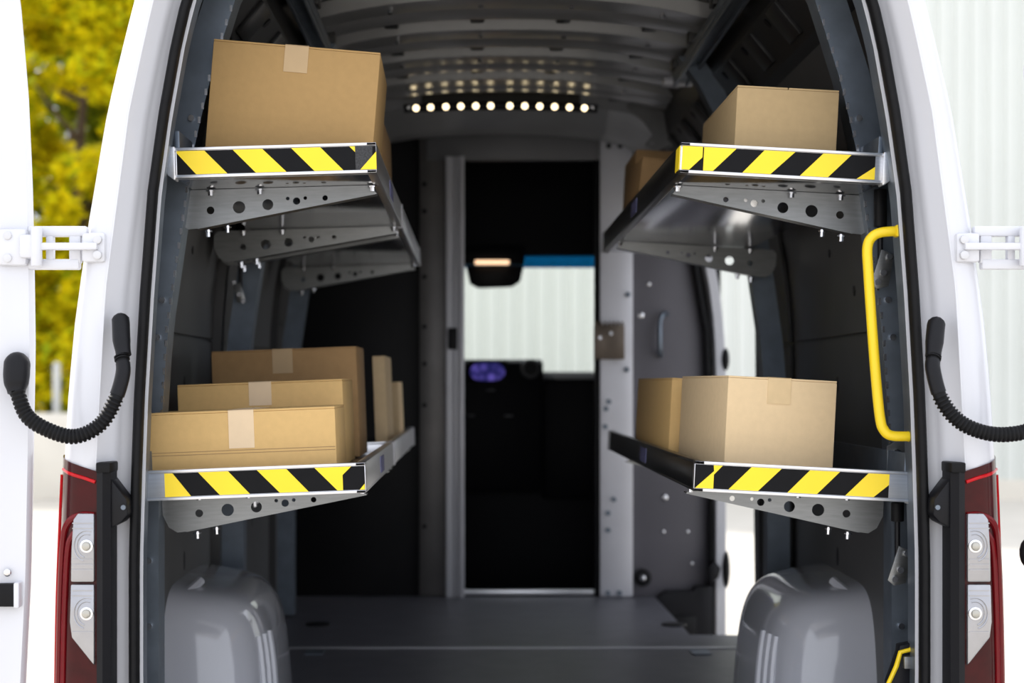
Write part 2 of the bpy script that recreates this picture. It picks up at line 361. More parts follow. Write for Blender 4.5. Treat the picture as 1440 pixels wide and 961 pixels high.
for s in (-1, 1):
    r = MB(); r.box(s * .53, s * .585, .35, 1.92, 1.855, 1.885); r.box(s * .533, s * .543, .35, 1.92, 1.84, 1.857); r.box(s * .572, s * .582, .35, 1.92, 1.84, 1.857)
    rail = r.build('roof_rail', GALV, ceil, bevel=.003)
    for y in (.6, 1.05, 1.5, 1.86):
        MB().box(s * .52, s * .60, y - .03, y + .03, 1.884, 1.95).build('rail_bracket', ROOFD, rail, bevel=.004)
    MB().box(s * .50, s * .60, 1.90, 1.95, 1.845, 1.87).build('rail_foot', ALUM, rail, bevel=.004)
    rows = []
    for y in zs(.15, 3.25, 4):
        rows.append([(s * .60, y, 1.93), (s * .62, y, 1.82), (s * .70, y, 1.72), (s * .75, y, 1.70), (s * .72, y, 1.80), (s * .66, y, 1.90)])
    cr = MB().grid(rows, True, True).build('cant_rail', ROOFD, ceil, smooth=True, sharp=25)
    for k in range(7):
        y = .75 + k * .33
        MB().box(-.05, .05, -.06, .06, -.008, .008, Matrix.Translation((s * .655, y, 1.772)) @ Matrix.Rotation(s * R(51), 4, 'Y')).build('cable_clip', ROOFD, cr, bevel=.003)
        MB().cyl((s * .640, y + .12, 1.80), (s * -.7, 0, -.7), .014, .012, 10).build('grommet', BLACKP, cr)
    gp = lambda px, py: (s * at(px, py, 2.74).x, at(px, py, 2.74).z)
    g = plate_holes('gusset', [gp(880, 150), gp(905, 128), gp(960, 128), gp(1004, 138), gp(1001, 162), gp(984, 180), (gp(958, 200)), gp(920, 213), gp(906, 204), gp(918, 190), gp(905, 172)],
                    [(*gp(917, 202), .010), (*gp(942, 195), .010), (*gp(952, 187), .010), (*gp(961, 178), .010), (*gp(971, 171), .010), (*gp(979, 165), .010), (*gp(930, 150), .014)], .006, ROOF, ceil)
    for v in g.data.vertices: v.co.y += 2.74

# bulkhead (front wall of the load space)
BY = 3.30
def bx(name, px0, px1, py0, py1, y0, y1, m, parent, bevel=.003):
    a = at(px0, py1, BY); b = at(px1, py0, BY)
    return MB().box(a.x, b.x, y0, y1, a.z, b.z).build(name, m, parent, bevel=bevel)
DX0, DX1 = at(652, 0, BY).x, at(838, 0, BY).x; DZ0, DZ1 = .012, at(0, 225, BY).z
wf = MB()
wf.box(-.90, DX0, BY + .02, BY + .05, -.02, 1.98); wf.box(DX1, .90, BY + .02, BY + .05, -.02, 1.98)
wf.box(DX0, DX1, BY + .02, BY + .05, DZ1, 1.98); wf.box(DX0, DX1, BY + .02, BY + .05, -.02, DZ0)
WF = wf.build('wall_front', BLACKP); tag(WF, 'partition wall between cab and load space with open doorway', kind='structure')
MB().box(-.89, at(588, 0, BY).x, BY + .005, BY + .022, 0.0, 1.95).build('partition_board', BLACKP, WF, bevel=.002)
pr = MB().prism([(at(889, 0, BY).x, 0.0), (.858, 0.0), (.862, .5), (.842, 1.1), (.77, 1.5), (.69, 1.75), (.60, 1.86), (at(889, 0, BY).x, 1.9)], BY + .0, BY + .022).build('partition_board', PANELG, WF, bevel=.002)
for px, py, r in ((935, 700, .014), (901, 444, .016), (933, 748, .008), (967, 748, .008), (973, 793, .008), (912, 812, .010), (960, 585, .010), (912, 400, .010)):
    p = at(px, py, BY); MB().ball((p.x, BY - .004, p.z), r, sy=.5).build('bolt', BOLT, pr, smooth=True)
p = at(903, 812, BY); MB().cyl((p.x, BY - .015, p.z), (0, 1, 0), .036, .03, 16).build('rubber_buffer', RUBBER, pr, bevel=.004); MB().ball((p.x, BY - .034, p.z), .014).build('buffer_stud', BOLT, pr, smooth=True)
bar = MB().tube(bez([at(938, 441, BY), at(932, 443, BY - .04), at(928, 455, BY - .05), at(928, 490, BY - .05), at(929, 500, BY)], 6), .011, 8).build('grab_bar', GALV, pr, smooth=True)
MB().prism([(.853, -.3), (.858, .5), (.836, 1.1), (.765, 1.52), (.785, 1.52), (.858, 1.1), (.880, .5), (.876, -.3)], BY - .05, BY + .03).build('door_seal', RUBBER, WF, bevel=.004)
# door frame
fl = bx('frame_post', 590, 627, 172, 838, BY - .015, BY + .02, mat('brown_grey_alu', (.125, .118, .115), .4, .5, noise=.12, nscale=8), WF)
for py in (260, 298, 390, 460, 512, 570, 740): MB().cyl((at(597, py, BY).x, BY - .016, at(0, py, BY).z), (0, 1, 0), .010, .006, 10).build('bolt', BLACKP, fl)
dp = MB()
for a, b, y0 in ((627, 636, -.045), (636, 646, -.03), (646, 653, -.05)):
    dp.box(at(a, 0, BY).x, at(b, 0, BY).x, BY + y0, BY + .02, 0.0, at(0, 222, BY).z)
dpo = dp.build('sliding_door_profile', mat('bright_profile_alu', (.50, .50, .53), .42, .25, noise=.05, nscale=6), WF, bevel=.002)
bx('finger_recess', 630, 643, 462, 492, BY - .052, BY - .03, BLACKP, dpo, .004)
bx('header_panel', 600, 842, 170, 226, BY - .025, BY + .02, ALUM if False else mat('grey_header_paint', (.10, .10, .105), .45, noise=.06, nscale=6), WF)
rp = bx('frame_post', 843, 889, 176, 838, BY - .03, BY + .02, mat('bright_post_alu', (.62, .62, .66), .42, .25, noise=.05, nscale=6), WF)
rp['label'] = 'bright aluminium door post with bolts'
for px, py in ((855, 207), (871, 207), (855, 565), (850, 600), (862, 702), (854, 721), (854, 745), (854, 833), (870, 833), (882, 415), (880, 520), (851, 575)):
    MB().cyl((at(px, py, BY).x, BY - .033, at(0, py, BY).z), (0, 1, 0), .011, .008, 10).build('bolt', GALV if py > 220 else BLACKP, rp)
bx('door_edge_seal', 836, 844, 225, 838, BY - .02, BY + .03, RUBBER, WF)
bx('sill_strip', 650, 838, 830, 837, BY - .01, BY + .03, ALU, WF)
lk = MB(); a = at(834, 506, BY); b = at(876, 458, BY); lk.box(a.x, b.x, BY - .07, BY - .03, a.z, b.z)
for k in range(7): lk.box(a.x + .006 + k * .0175, a.x + .014 + k * .0175, BY - .065, BY - .04, b.z, b.z + .014)
lko = lk.build('lock_plate', LATCH, WF, bevel=.002)
for px, py in ((842, 476), (857, 470)): MB().cyl((at(px, py, BY).x, BY - .073, at(0, py, BY).z), (0, 1, 0), .008, .008, 8).build('screw', BOLT, lko)

# ------------------------------------------------------------------ the van itself
VAN = thing('delivery_van', 'white delivery van seen into its open rear, doors swung wide', 'van', (0, 0, GZ))
def vp(o): return rel(o, VAN)
YEND = {-1: 3.3, 1: 2.28}
for s in (-1, 1):
    rows = []
    for z in zs(-.35, 2.0, 47):
        w0 = lerp(W_SEAL, z); ws = lerp(W_SUB, z); wfd = lerp(W_FOLD, z); wo = lerp(W_OUT, z); ww = lerp(W_WALL, z)
        pr_ = [(w0 - .012, .036), (w0 - .014, .028), (w0 + .012, .030), (w0 + .018, .026), (ws - .006, .022), (ws, .016), (wfd - .005, -.044), (wfd, -.050), (wfd + .25 * (wo - wfd), -.052), (wfd + .6 * (wo - wfd), -.042), (wo - .012, -.018), (wo - .003, .01), (wo, .04), (wo + .012, .12), (wo + .03, .4), (wo + .04, 1.2), (wo + .04, YEND[s])]
        rows.append([(s * x, y, z) for x, y in pr_])
    vp(MB().grid(rows).build('body_side', WHITE, VAN, smooth=True, sharp=42))
    rows = []
    for z in zs(-.35, 2.0, 47):
        w0 = lerp(W_SEAL, z); ww = lerp(W_WALL, z)
        rows.append([(s * x, y, z) for x, y in ((ww + .02, .17), (min(w0 + .03, ww), .14), (w0 - .002, .12), (w0 - .008, .06), (w0 - .011, .036))])
    vp(MB().grid(rows).build('pillar_return', GALV, VAN, smooth=True, sharp=42))
    # rubber seal round the opening
    rows = []
    for z in zs(-.06, 1.86, 48):
        w0 = lerp(W_SEAL, z); rows.append([(s * (w0 + .0105 * math.cos(a)), .012 + .020 * math.sin(a), z) for a in [2 * math.pi * k / 10 for k in range(10)]])
    vp(MB().grid(rows, True, True).build('door_seal', RUBBER, VAN, smooth=True, sharp=80))
    # panel steps on the jamb
    st = MB()
    rows = [[(s * (lerp(W_FOLD, z) - .001 + .0025 * math.cos(a)), -.049 + .0025 * math.sin(a), z) for a in [2 * math.pi * k / 6 for k in range(6)]] for z in zs(.62, 1.86, 30)]
    vp(st.grid(rows, True, True).build('jamb_edge', WHITE, VAN, smooth=True))
    # black column between lamp and jamb
    rows = [[(s * .812, -.005, z), (s * .838, -.005, z), (s * .838, -.062, z), (s * .826, -.066, z), (s * .814, -.050, z)] for z in zs(-.3, .71, 6)]
    col_ = vp(MB().grid(rows, True, True).build('corner_column', PLASTIC, VAN, smooth=True, sharp=30))
    MB().prism([(s * .811, .708), (s * .839, .708), (s * .839, .728), (s * .811, .728)], -.067, -.0).build('column_cap', RUBBER, col_, bevel=.003)
    MB().prism([(s * .818, .700), (s * .784, .655), (s * .782, .625), (s * .795, .610), (s * .818, .598)], -.045, .012).build('latch_cover', PLASTIC, col_, bevel=.005)
    MB().cyl((s * .790, -.046, .640), (0, 1, 0), .005, .006, 8).build('screw', GALV, col_)
    # tail light
    def lens(zt, xi0, xi1, yo=0.0, n=12):
        rows = []
        for z in zt:
            xo = lerp([(-.3, .936), (.0, .944), (.3, .944), (.44, .941), (.62, .934), (.742, .928)], z)
            r = []
            for k in range(n + 1):
                t = xi0 + (xi1 - xi0) * k / n
                r.append((s * (.838 + (xo - .838) * t), -.058 + .012 * t + .085 * t ** 5 - yo, z + (.028 * t - .006 if z > .70 else 0)))
            rows.append(r)
        return rows
    zt = zs(-.28, .716, 24)
    fr = lens(zt, 0, 1); back = [[(x, y + .05, z) for x, y, z in r] for r in fr]
    m = MB()
    for r, b in zip(fr, back): pass
    m.grid([r + b[::-1] for r, b in zip(fr, back)], True, True)
    TL = vp(m.build('tail_light', REDL, VAN, smooth=True, sharp=50))
    TL['label'] = 'red and clear tail light cluster'
    def strip(path, r, mm, nm):
        pts = []
        for t, z in path:
            xo = lerp([(-.3, .936), (.0, .944), (.3, .944), (.44, .941), (.62, .934), (.742, .928)], z)
            pts.append((s * (.838 + (xo - .838) * t), -.059 + .012 * t + .085 * t ** 5, z))
        return MB().tube(bez(pts, 5), r, 8).build(nm, mm, TL, smooth=True)
    strip([(.97, -.2), (.97, .1), (.96, .4), (.95, .6), (.93, .70)], .0045, REDB, 'light_guide')
    strip([(.04, .69), (.3, .698), (.6, .705), (.85, .712)], .0035, REDB, 'light_guide')
    strip([(.05, .625), (.35, .625), (.62, .61), (.74, .57), (.78, .45), (.80, .25), (.78, .08), (.45, .0), (.05, -.08)], .007, mat('mid_red_lens', (.14, .002, .005), .15, noise=.1, spec=.3), 'light_guide')
    strip([(.05, .60), (.33, .60), (.52, .585), (.62, .55), (.66, .42), (.68, .25), (.66, .14), (.40, .05), (.05, -.02)], .006, mat('mid_red_lens', (.16, .003, .006), .15), 'light_guide')
    def clear(poly, y0):
        return MB().prism([(s * x, z) for x, z in poly], y0, y0 + .03).build('clear_lens', CLEAR, TL, bevel=.004)
    up = clear([(.842, .63), (.874, .63), (.883, .618), (.887, .56), (.888, .497), (.842, .497)], -.066)
    lo = clear([(.842, .493), (.888, .493), (.890, .42), (.886, .39), (.842, .335)], -.066)
    for c_, zc, zr in ((up, .567, (.52, .53, .54, .60, .61)), (lo, .437, (.47, .48, .40))):
        MB().cyl((s * .856, -.067, zc), (0, 1, 0), .013, .006, 16).build('reflector_ring', CHROME, c_, bevel=.001)
        MB().ball((s * .856, -.072, zc), .009, sy=.6).build('bulb', mat('bulb_glass', (.45, .43, .38), .15, .3, noise=.05), c_, smooth=True)
        for z in zr: MB().box(s * .845, s * .884, -.0675, -.064, z, z + .0022).build('lens_rib', CLEAR, c_)
        for rr in (.023, .030):
            MB().tube([(s * (.856 + rr * .85 * math.cos(a)), -.0665, zc + rr * math.sin(a)) for a in zs(R(-75), R(110), 14)], .0016, 6).build('lens_ring', CLEAR, c_, smooth=True)
    # hinge
    H = vp(MB().box(s * .822, s * .868, -.062, -.035, 1.115, 1.172).build('door_hinge', WHITE, VAN, bevel=.006))
    hz = 1.144
    MB().box(s * .86, s * .975, -.052, -.030, hz + .022, hz + .042).build('hinge_arm', WHITE, H, bevel=.004)
    MB().box(s * .875, s * .975, -.052, -.030, hz - .042, hz - .022).build('hinge_arm', WHITE, H, bevel=.004)
    MB().box(s * .872, s * .895, -.050, -.034, hz - .03, hz + .03).build('hinge_web', WHITE, H, bevel=.003)
    MB().box(s * .925, s * .940, -.050, -.034, hz - .03, hz + .03).build('hinge_web', WHITE, H, bevel=.003)
    MB().box(s * .835, s * .955, -.074, -.058, hz - .006, hz + .008).build('hinge_link', WHITE, H, bevel=.003)
    MB().box(s * .945, s * .985, -.075, -.055, hz - .022, hz + .024).build('hinge_knuckle', WHITE, H, bevel=.006)
    MB().cyl((s * .952, -.07, hz), (0, 0, 1), .011, .075, 14).build('hinge_pin', WHITE, H, bevel=.002)
    MB().box(s * .972, s * 1.03, -.068, -.045, hz - .036, hz + .036).build('hinge_leaf', WHITE, H, bevel=.008)
    for x, z in ((.835, 1.158), (.835, 1.128), (1.008, hz + .022), (1.008, hz - .022)):
        MB().cyl((s * x, -.068, z), (0, 1, 0), .0085, .008, 10).build('bolt', mat('painted_bolt', (.62, .62, .64), .3, noise=.03), H, bevel=.001)
    # rear door, swung right open
    DE = [(-.4, .985), (-.05, .992), (.28, .985), (.5, .974), (.72, .970), (.95, .966), (1.1, .968), (1.28, .972), (1.45, .980), (1.636, .996), (1.9, 1.04), (1.98, 1.10)]
    rows = []
    for z in zs(-.42, 1.98, 40):
        e = lerp(DE, z); rows.append([(s * (e + .004), -.012, z), (s * e, -.035, z), (s * (e + .006), -.048, z), (s * (e + .05), -.052, z), (s * (e + .075), -.062, z), (s * (e + .35), -.066, z), (s * 1.72, -.066, z), (s * 1.74, -.05, z), (s * 1.74, .0, z), (s * (e + .1), .01, z)])
    D = vp(MB().grid(rows, True, True).build('rear_door', WHITE, VAN, smooth=True, sharp=40))
    if s < 0:
        MB().box(-1.25, -.990, -.070, -.045, .450, .494).build('door_recess', RUBBER, D, bevel=.003)
        MB().box(-.996, -.985, -.073, -.040, .448, .497).build('recess_cap', WHITE, D, bevel=.003)
        MB().ball((-1.012, -.058, .515), .008, sy=.5).build('screw', BOLT, D, smooth=True)
    else:
        MB().tube([(.972 + .022 * math.cos(a), -.075, 1.478 + .034 * math.sin(a)) for a in zs(R(70), R(290), 12)], .004, 8).build('door_grip', CHROME, D, smooth=True)
        MB().ball((.958, -.06, .553), .016, sx=.8, sy=1.2, sz=1.7).build('door_buffer', RUBBER, D, smooth=True)
        MB().tube([(1.0, -.08, z) for z in zs(-.2, 1.3, 4)], .006, 8).build('lock_rod', CHROME, D, smooth=True)
    # cable conduit from jamb to door
    if s < 0:
        q = [at(166, 470, -.05), at(171, 500, -.085), at(173, 525, -.10), at(161, 565, -.11), at(140, 598, -.115), at(106, 614, -.115), at(70, 606, -.11), at(38, 585, -.10), at(23, 548, -.085)]
        boot_a = [at(169, 444, -.045), at(170, 455, -.06), at(171, 480, -.075), at(174, 500, -.085)]; boot_b = [at(26, 497, -.06), at(24, 515, -.072), at(23, 535, -.078), at(23, 553, -.085)]
        rb = [.016, .024, .0255, .016]
    else:
        q = [at(1318, 475, -.05), at(1313, 500, -.085), at(1312, 520, -.10), at(1324, 562, -.11), at(1348, 592, -.115), at(1382, 608, -.115), at(1420, 611, -.11), at(1455, 600, -.10), at(1475, 560, -.085)]
        boot_a = [at(1318, 449, -.045), at(1316, 460, -.06), at(1314, 482, -.075), at(1312, 502, -.085)]; boot_b = [at(1480, 503, -.06), at(1480, 515, -.072), at(1478, 535, -.078), at(1476, 553, -.085)]
        rb = [.016, .024, .0255, .016]
    pth = bez(q[1:], 40); n = len(pth)
    rads = []
    i0 = 14; i1 = 76
    for i in range(n): rads.append(.0125 if i0 < i < i1 else (.0150 if (i // 3) % 2 else .0118))
    C_ = vp(MB().tube(pth, rads, 12).build('cable_conduit', RUBBER, VAN, smooth=True, sharp=70))
    C_['label'] = 'black corrugated cable conduit'
    MB().tube(pth[i0 + 6:i1 - 4], .0142, 12).build('conduit_sleeve', PLASTIC, C_, smooth=True, sharp=60)
    MB().tube(bez(boot_a, 6), [.004, .009, .0125, .015] + [.0172] * 9 + [.0165, .016, .0155, .015, .015, .015], 12).build('conduit_boot', PLASTIC, C_, smooth=True, sharp=60)
    MB().tube(bez(boot_b, 6), [.006, .014, .019, .022, .024] + [.0255] * 6 + [.025, .0245, .024, .023, .021, .019, .018, .017], 12).build('conduit_boot', PLASTIC, C_, smooth=True, sharp=60)
# rear header, roof skin, sill and bumper
vp(MB().prism([(-.72, 2.02), (-.6, 2.10), (.6, 2.10), (.72, 2.02), (.66, 1.78), (.52, 1.82), (-.52, 1.82), (-.66, 1.78)], -.03, .12).build('rear_header', WHITE, VAN, bevel=.01))
rows = [[(x, y, 2.10 - .2 * (abs(x) / .78) ** 4) for y in (-.02, 1.5, 3.3, 4.6)] for x in zs(-.78, .78, 14)]
vp(MB().grid(rows).build('roof_skin', WHITE, VAN, smooth=True))
vp(MB().box(-.80, .80, -.05, .03, -.16, -.005).build('rear_sill', PLASTIC, VAN, bevel=.01))
vp(MB().box(-.95, .95, -.18, .0, -.36, -.17).build('rear_bumper', PLASTIC, VAN, bevel=.03))
# B-pillar by the sliding door
rows = [[(x_, y_, z) for x_, y_ in ((lerp(W_WALL, z) - .012, 3.27), (lerp(W_WALL, z) - .002, 3.23), (lerp(W_WALL, z) + .034, 3.22), (lerp(W_WALL, z) + .040, 3.25), (lerp(W_WALL, z) + .040, 3.36), (lerp(W_WALL, z) - .012, 3.36))] for z in zs(-.35, 1.75, 18)]
bp = vp(MB().grid(rows, True, True).build('door_pillar', WHITE, VAN, smooth=True, sharp=35))
for z in (.12, .98): MB().ball((lerp(W_WALL, z) + .036, 3.225, z), .03, sx=.55, sy=.6, sz=2.6 if z < .5 else 1.6).build('pillar_buffer', RUBBER, bp, smooth=True)
MB().prism([(.845, .13), (.87, .16), (.895, .13), (.885, .09), (.85, .06)], 3.19, 3.25).build('latch_block', PLASTIC, bp, bevel=.004)
# cab shell
cb = MB(); cb.box(-.92, .92, 3.36, 5.3, -.45, -.40); cb.box(-.92, -.89, 3.36, 5.3, -.45, 2.03); cb.box(.89, .92, 3.36, 5.3, -.45, 2.03)
cb.box(-.92, .92, 3.34, 4.74, 2.0, 2.05); cb.box(-.92, .92, 5.26, 5.34, -.45, .93); cb.box(-.92, .92, 3.36, 3.40, -.45, .0)
cb.box(-.92, .92, 4.62, 4.72, 1.525, 2.02)
vp(cb.build('cab_shell', DASH, VAN))
ol = vp(MB().box(-.30, .14, 4.50, 4.66, 1.475, 1.56).build('overhead_console', DASH, VAN, bevel=.01))
a = at(668, 372, 4.49); b = at(716, 366, 4.49); MB().box(a.x, b.x, 4.485, 4.505, a.z, b.z).build('cab_lamp', CABL, ol, bevel=.003)
# windscreen
WS = MB().prism_x([(4.71, 1.50), (4.716, 1.50), (5.306, .93), (5.30, .93)], -.89, .89).build('window_1', GLASS); tag(WS, 'van windscreen beyond the cab', kind='structure')
MB().prism_x([(4.700, 1.525), (4.706, 1.525), (4.741, 1.470), (4.735, 1.470)], -.89, .89).build('tint_band', TINT, WS)

# ------------------------------------------------------------------ cab furniture
d = at(700, 540, 4.45)
DB = thing('dashboard', 'dark dashboard with glowing blue display seen through the partition doorway', 'dashboard', (0, 4.75, -.40))
m = MB(); m.prism_x([(4.45, .35), (4.45, .985), (4.50, 1.0), (4.75, .985), (5.24, .93), (5.24, .35)], -.885, at(764, 0, 4.45).x)
m.prism_x([(4.60, .30), (4.60, .90), (4.66, .94), (5.24, .93), (5.24, .30)], at(764, 0, 4.45).x, .885)
rel(m.build('dash_body', DASH, DB, bevel=.015), DB)
rel(MB().prism_x([(4.62, -.40), (4.62, .36), (5.2, .36), (5.2, -.40)], -.88, .88).build('dash_base', DASH, DB), DB)
a = at(661, 536, 4.44); b = at(710, 510, 4.44)
sc_ = rel(MB().box(a.x - .01, b.x + .01, 4.435, 4.452, a.z - .01, b.z + .01).build('display', PLASTIC, DB, bevel=.004), DB)
MB().prism([((a.x + b.x) / 2 + (b.x - a.x) / 2 * math.copysign(abs(math.cos(q)) ** .6, math.cos(q)), (a.z + b.z) / 2 + (b.z - a.z) / 2 * math.sin(q)) for q in [2 * math.pi * k / 24 for k in range(24)]], 4.432, 4.437).build('screen', SCREEN, sc_)
c = at(746, 519, 4.44); v_ = rel(MB().cyl((c.x, 4.44, c.z), (0, 1, 0), .048, .03, 20).build('air_vent', mat('vent_grey', (.05, .05, .055), .4, noise=.1), DB, bevel=.004), DB)
MB().cyl((c.x, 4.424, c.z), (0, 1, 0), .032, .01, 18).build('vent_core', BLACKP, v_)
for px, py in ((662, 585), (715, 585), (690, 549)):
    c = at(px, py, 4.45); rel(MB().box(c.x - .02, c.x + .02, 4.44, 4.455, c.z - .004, c.z + .004).build('dash_button', mat('button_grey', (.12, .12, .13), .4, noise=.05), DB, bevel=.001), DB)
c = at(694, 388, 4.55)
MR = thing('rear_view_mirror', 'black interior mirror hanging before the windscreen', 'mirror', (c.x, 4.55, 1.475))
a = at(655, 405, 4.55); b = at(737, 374, 4.55)
rel(MB().prism([(a.x, b.z), (b.x, b.z), (b.x - .02, a.z + .03), (b.x - .06, a.z + .004), (a.x + .06, a.z - .002), (a.x + .02, a.z + .02)], 4.53, 4.57).build('mirror_housing', PLASTIC, MR, bevel=.008), MR)
rel(MB().cyl((c.x, 4.55, 1.47), (0, 0, 1), .015, .05, 10).build('mirror_stem', PLASTIC, MR), MR)

# ------------------------------------------------------------------ LED light bar
p0, p1 = at(568, 150, 2.76), at(840, 150, 2.76); cx = (p0.x + p1.x) / 2
LB = thing('led_light_bar', 'slim black light bar with twelve warm glowing diodes on rear roof bow', 'lamp', (cx, 2.76, 1.965))
def lz(x): return at(0, 148, 2.75).z - .012 * ((x - cx) / .38) ** 2
rows = [[(x, 2.765 + .02 * math.cos(a), lz(x) + .016 * math.sin(a)) for a in [2 * math.pi * k / 10 for k in range(10)]] for x in zs(p0.x, p1.x, 20)]
rel(MB().grid(rows, True, True).build('lamp_housing', PLASTIC, LB, smooth=True, sharp=60), LB)
for px in (585, 605.5, 627, 648, 669, 690, 717, 738, 759, 780, 801, 822):
    x = at(px, 0, 2.745).x; rel(MB().ball((x, 2.747, lz(x) - .003), .0115, n=10, m=6).build('diode', LED, LB, smooth=True), LB)
for px in (575, 833):
    x = at(px, 0, 2.745).x; rel(MB().cyl((x, 2.747, lz(x)), (0, 1, 0), .007, .006, 8).build('screw', BOLT, LB), LB)
rel(MB().box(cx - .3, cx + .3, 2.765, 2.80, lz(cx) + .005, 1.985).build('mounting_strip', ROOFD, LB), LB)

# ------------------------------------------------------------------ folding shelves
SH = .062
def shelf(s, Xw, Xi, Y0, Y1, Zb, tilt, label, tape=None, brackets=(), bare=0.0, strut=None):
    L = abs(Xi - Xw); D = Y1 - Y0
    T = thing('folding_shelf', label, 'shelf', (Xw, Y0, Zb), (0, s * R(tilt), 0), 'folding load shelves on both van sides')
    X = lambda u: -s * u
    MB().box(X(.0), X(L - .004), .01, D - .01, .002, .034).build('deck', POLISH, T, bevel=.001)
    m = MB(); m.box(X(0), X(L), .004, .022, .004, SH - .004); m.box(X(0), X(L), 0, .028, 0, .006); m.box(X(0), X(L), 0, .03, SH - .006, SH)
    fr_ = m.build('front_rail', ALU, T, bevel=.0012)
    if tape:
        m = MB(); m.prism([(X(.0), -.004), (X(-.012), .006), (X(-.016), .02), (X(-.014), SH - .008), (X(-.006), SH + .002), (X(.004), SH + .002), (X(.004), -.004)], -.004, .03).build('end_cap', ALU, T, bevel=.002)
    r = MB(); r.box(X(L - .016), X(L), .02, D, .004, SH - .004); r.box(X(L - .02), X(L), 0, D, 0, .006); r.box(X(L - .02), X(L), 0, D, SH - .006, SH)
    ir = r.build('inner_rail', ALU if s < 0 else mat('shade_darkened_rail', (.10, .10, .105), .3, 1.0, noise=.06, nscale=10), T, bevel=.0012)  # right inner rail gets a darker metal colour in place of shading
    if tape: MB().box(X(L - .001), X(L + .0015), D * .44, D * .44 + .13, .012, SH - .012).build('sticker', STICK, ir)
    MB().box(X(L - .022), X(L + .003), D - .03, D, -.002, SH + .002).build('corner_cap', ALUM, T, bevel=.002)
    MB().box(X(0), X(.01), .02, D, .01, .10).build('wall_flange', GALV, T, bevel=.002)
    if tape:
        x0, x1 = tape['range']; tz0, tz1 = .007, SH - .007
        def pt(px, v): return (X(abs((px - VX) / 690.0 + CAMX - Xw)), tz1 + (tz0 - tz1) * v)
        tp = MB().prism([pt(x0, 0), pt(x1, 0), pt(x1, 1), pt(x0, 1)], .0022, .0045).build('hazard_tape', BLK, T)
        tp['label'] = 'yellow and black striped hazard tape'
        for poly in tape['yellow']: MB().prism([pt(a, v) for a, v in poly], .0012, .0024).build('yellow_stripe', YEL, tp)
        for poly in tape.get('patch', []): MB().prism([pt(a, v) for a, v in poly], .0002, .0014).build('black_patch', mat('worn_black_tape', (.02, .02, .022), .5, noise=.8, nscale=260), tp)
        for poly in tape.get('patch_yellow', []): MB().prism([pt(a, v) for a, v in poly], -.0008, .0004).build('yellow_corner', YEL, tp)
        if tape.get('wrap'): MB().box(X(L + .0002), X(L + .0016), .002, .06, tz0, tz1).build('tape_wrap', tape['wrap'], tp)
    for yb, off in brackets:
        y = yb - Y0; b0 = off
        out = [(X(b0 + .012), .0), (X(L - .018), .0), (X(L - .016), -.018), (X(b0 + .055), -.082), (X(b0 + .03), -.084), (X(b0 + .012), -.072), (X(b0 + .0), -.045), (X(b0 + .0), -.012)]
        hs = [(X(b0 + .079), -.044, .0085), (X(b0 + .141), -.039, .0135), (X(b0 + .2035), -.035, .012), (X(b0 + .247), -.023, .004), (X(b0 + .266), -.029, .008), (X(b0 + .285), -.023, .004), (X(b0 + .328), -.024, .006)]
        B = plate_holes('bracket', out, hs, .003, ZINC, T)
        for v in B.data.vertices: v.co.y += y
        MB().add([(X(b0 + .05), y - .002, -.0835), (X(L - .014), y - .002, -.0185), (X(L - .014), y + .035, -.0185), (X(b0 + .05), y + .035, -.0835), (X(b0 + .05), y - .002, -.0805), (X(L - .014), y - .002, -.0155), (X(L - .014), y + .035, -.0155), (X(b0 + .05), y + .035, -.0805)],
                 [(0, 1, 2, 3), (7, 6, 5, 4), (0, 4, 5, 1), (1, 5, 6, 2), (2, 6, 7, 3), (3, 7, 4, 0)]).build('bracket_flange', ZINC, B)
        MB().box(X(b0 + .03), X(L - .02), y + .002, y + .03, -.003, .0015).build('top_flange', ZINC, B)
        for u in (b0 + .082, b0 + .188, L - .022):
            bb = MB(); bb.cyl((X(u), y - .012, -.008), (0, 0, 1), .006, .012, 8); bb.cyl((X(u), y - .012, -.004), (0, 0, 1), .010, .003, 10); bb.build('bolt', BOLT, B)
        for u, z in ((b0 + .07, -.084), (b0 + .112, -.076)):
            bb = MB(); bb.cyl((X(u), y + .015, z - .008), (0, 0, 1), .0055, .016, 8); bb.cyl((X(u), y + .015, z - .004), (0, 0, 1), .009, .003, 10); bb.build('bolt', BOLT, B)
    return T
def cr(off, sc, polys): return [[(off + a / sc, v) for a, v in p] for p in polys]
tUL = dict(range=(220 + 88 / 3.003, 529.5), yellow=cr(220, 3.003, [[(88, 0), (205, 0), (300, 1), (168, 1), (88, .08)], [(325, 0), (450, 0), (550, 1), (420, 1)], [(572, 0), (695, 0), (790, 1), (668, 1)], [(818, 0), (842, 0), (842, .25)]]),
           patch=cr(220, 3.003, [[(842, 0), (915, 0), (915, 1), (842, 1)]]), patch_yellow=cr(220, 3.003, [[(931, .25), (931, 1), (862, 1)]]))
tLL = dict(range=(180 + 168 / 3.2025, 514), yellow=cr(180, 3.2025, [[(168, 0), (205, 0), (285, 1), (168, 1)], [(320, 0), (455, 0), (550, 1), (415, 1)], [(585, 0), (718, 0), (815, 1), (685, 1)], [(845, 0), (1010, 0), (970, .35), (970, 1), (945, 1)], [(1068, .75), (1068, 1), (1045, 1)]]))
tUR = dict(range=(820 + 352 / 2.53, 820 + 1036 / 2.53), yellow=cr(820, 2.53, [[(425, 0), (540, 0), (460, 1), (425, 1)], [(640, 0), (750, 0), (665, 1), (565, 1)], [(850, 0), (950, 0), (870, 1), (770, 1)], [(1036, .45), (1036, 1), (972, 1)]]),
           patch_yellow=cr(820, 2.53, [[(348, 0), (420, 0), (420, .45), (375, 1), (348, 1)]]), wrap=YEL)
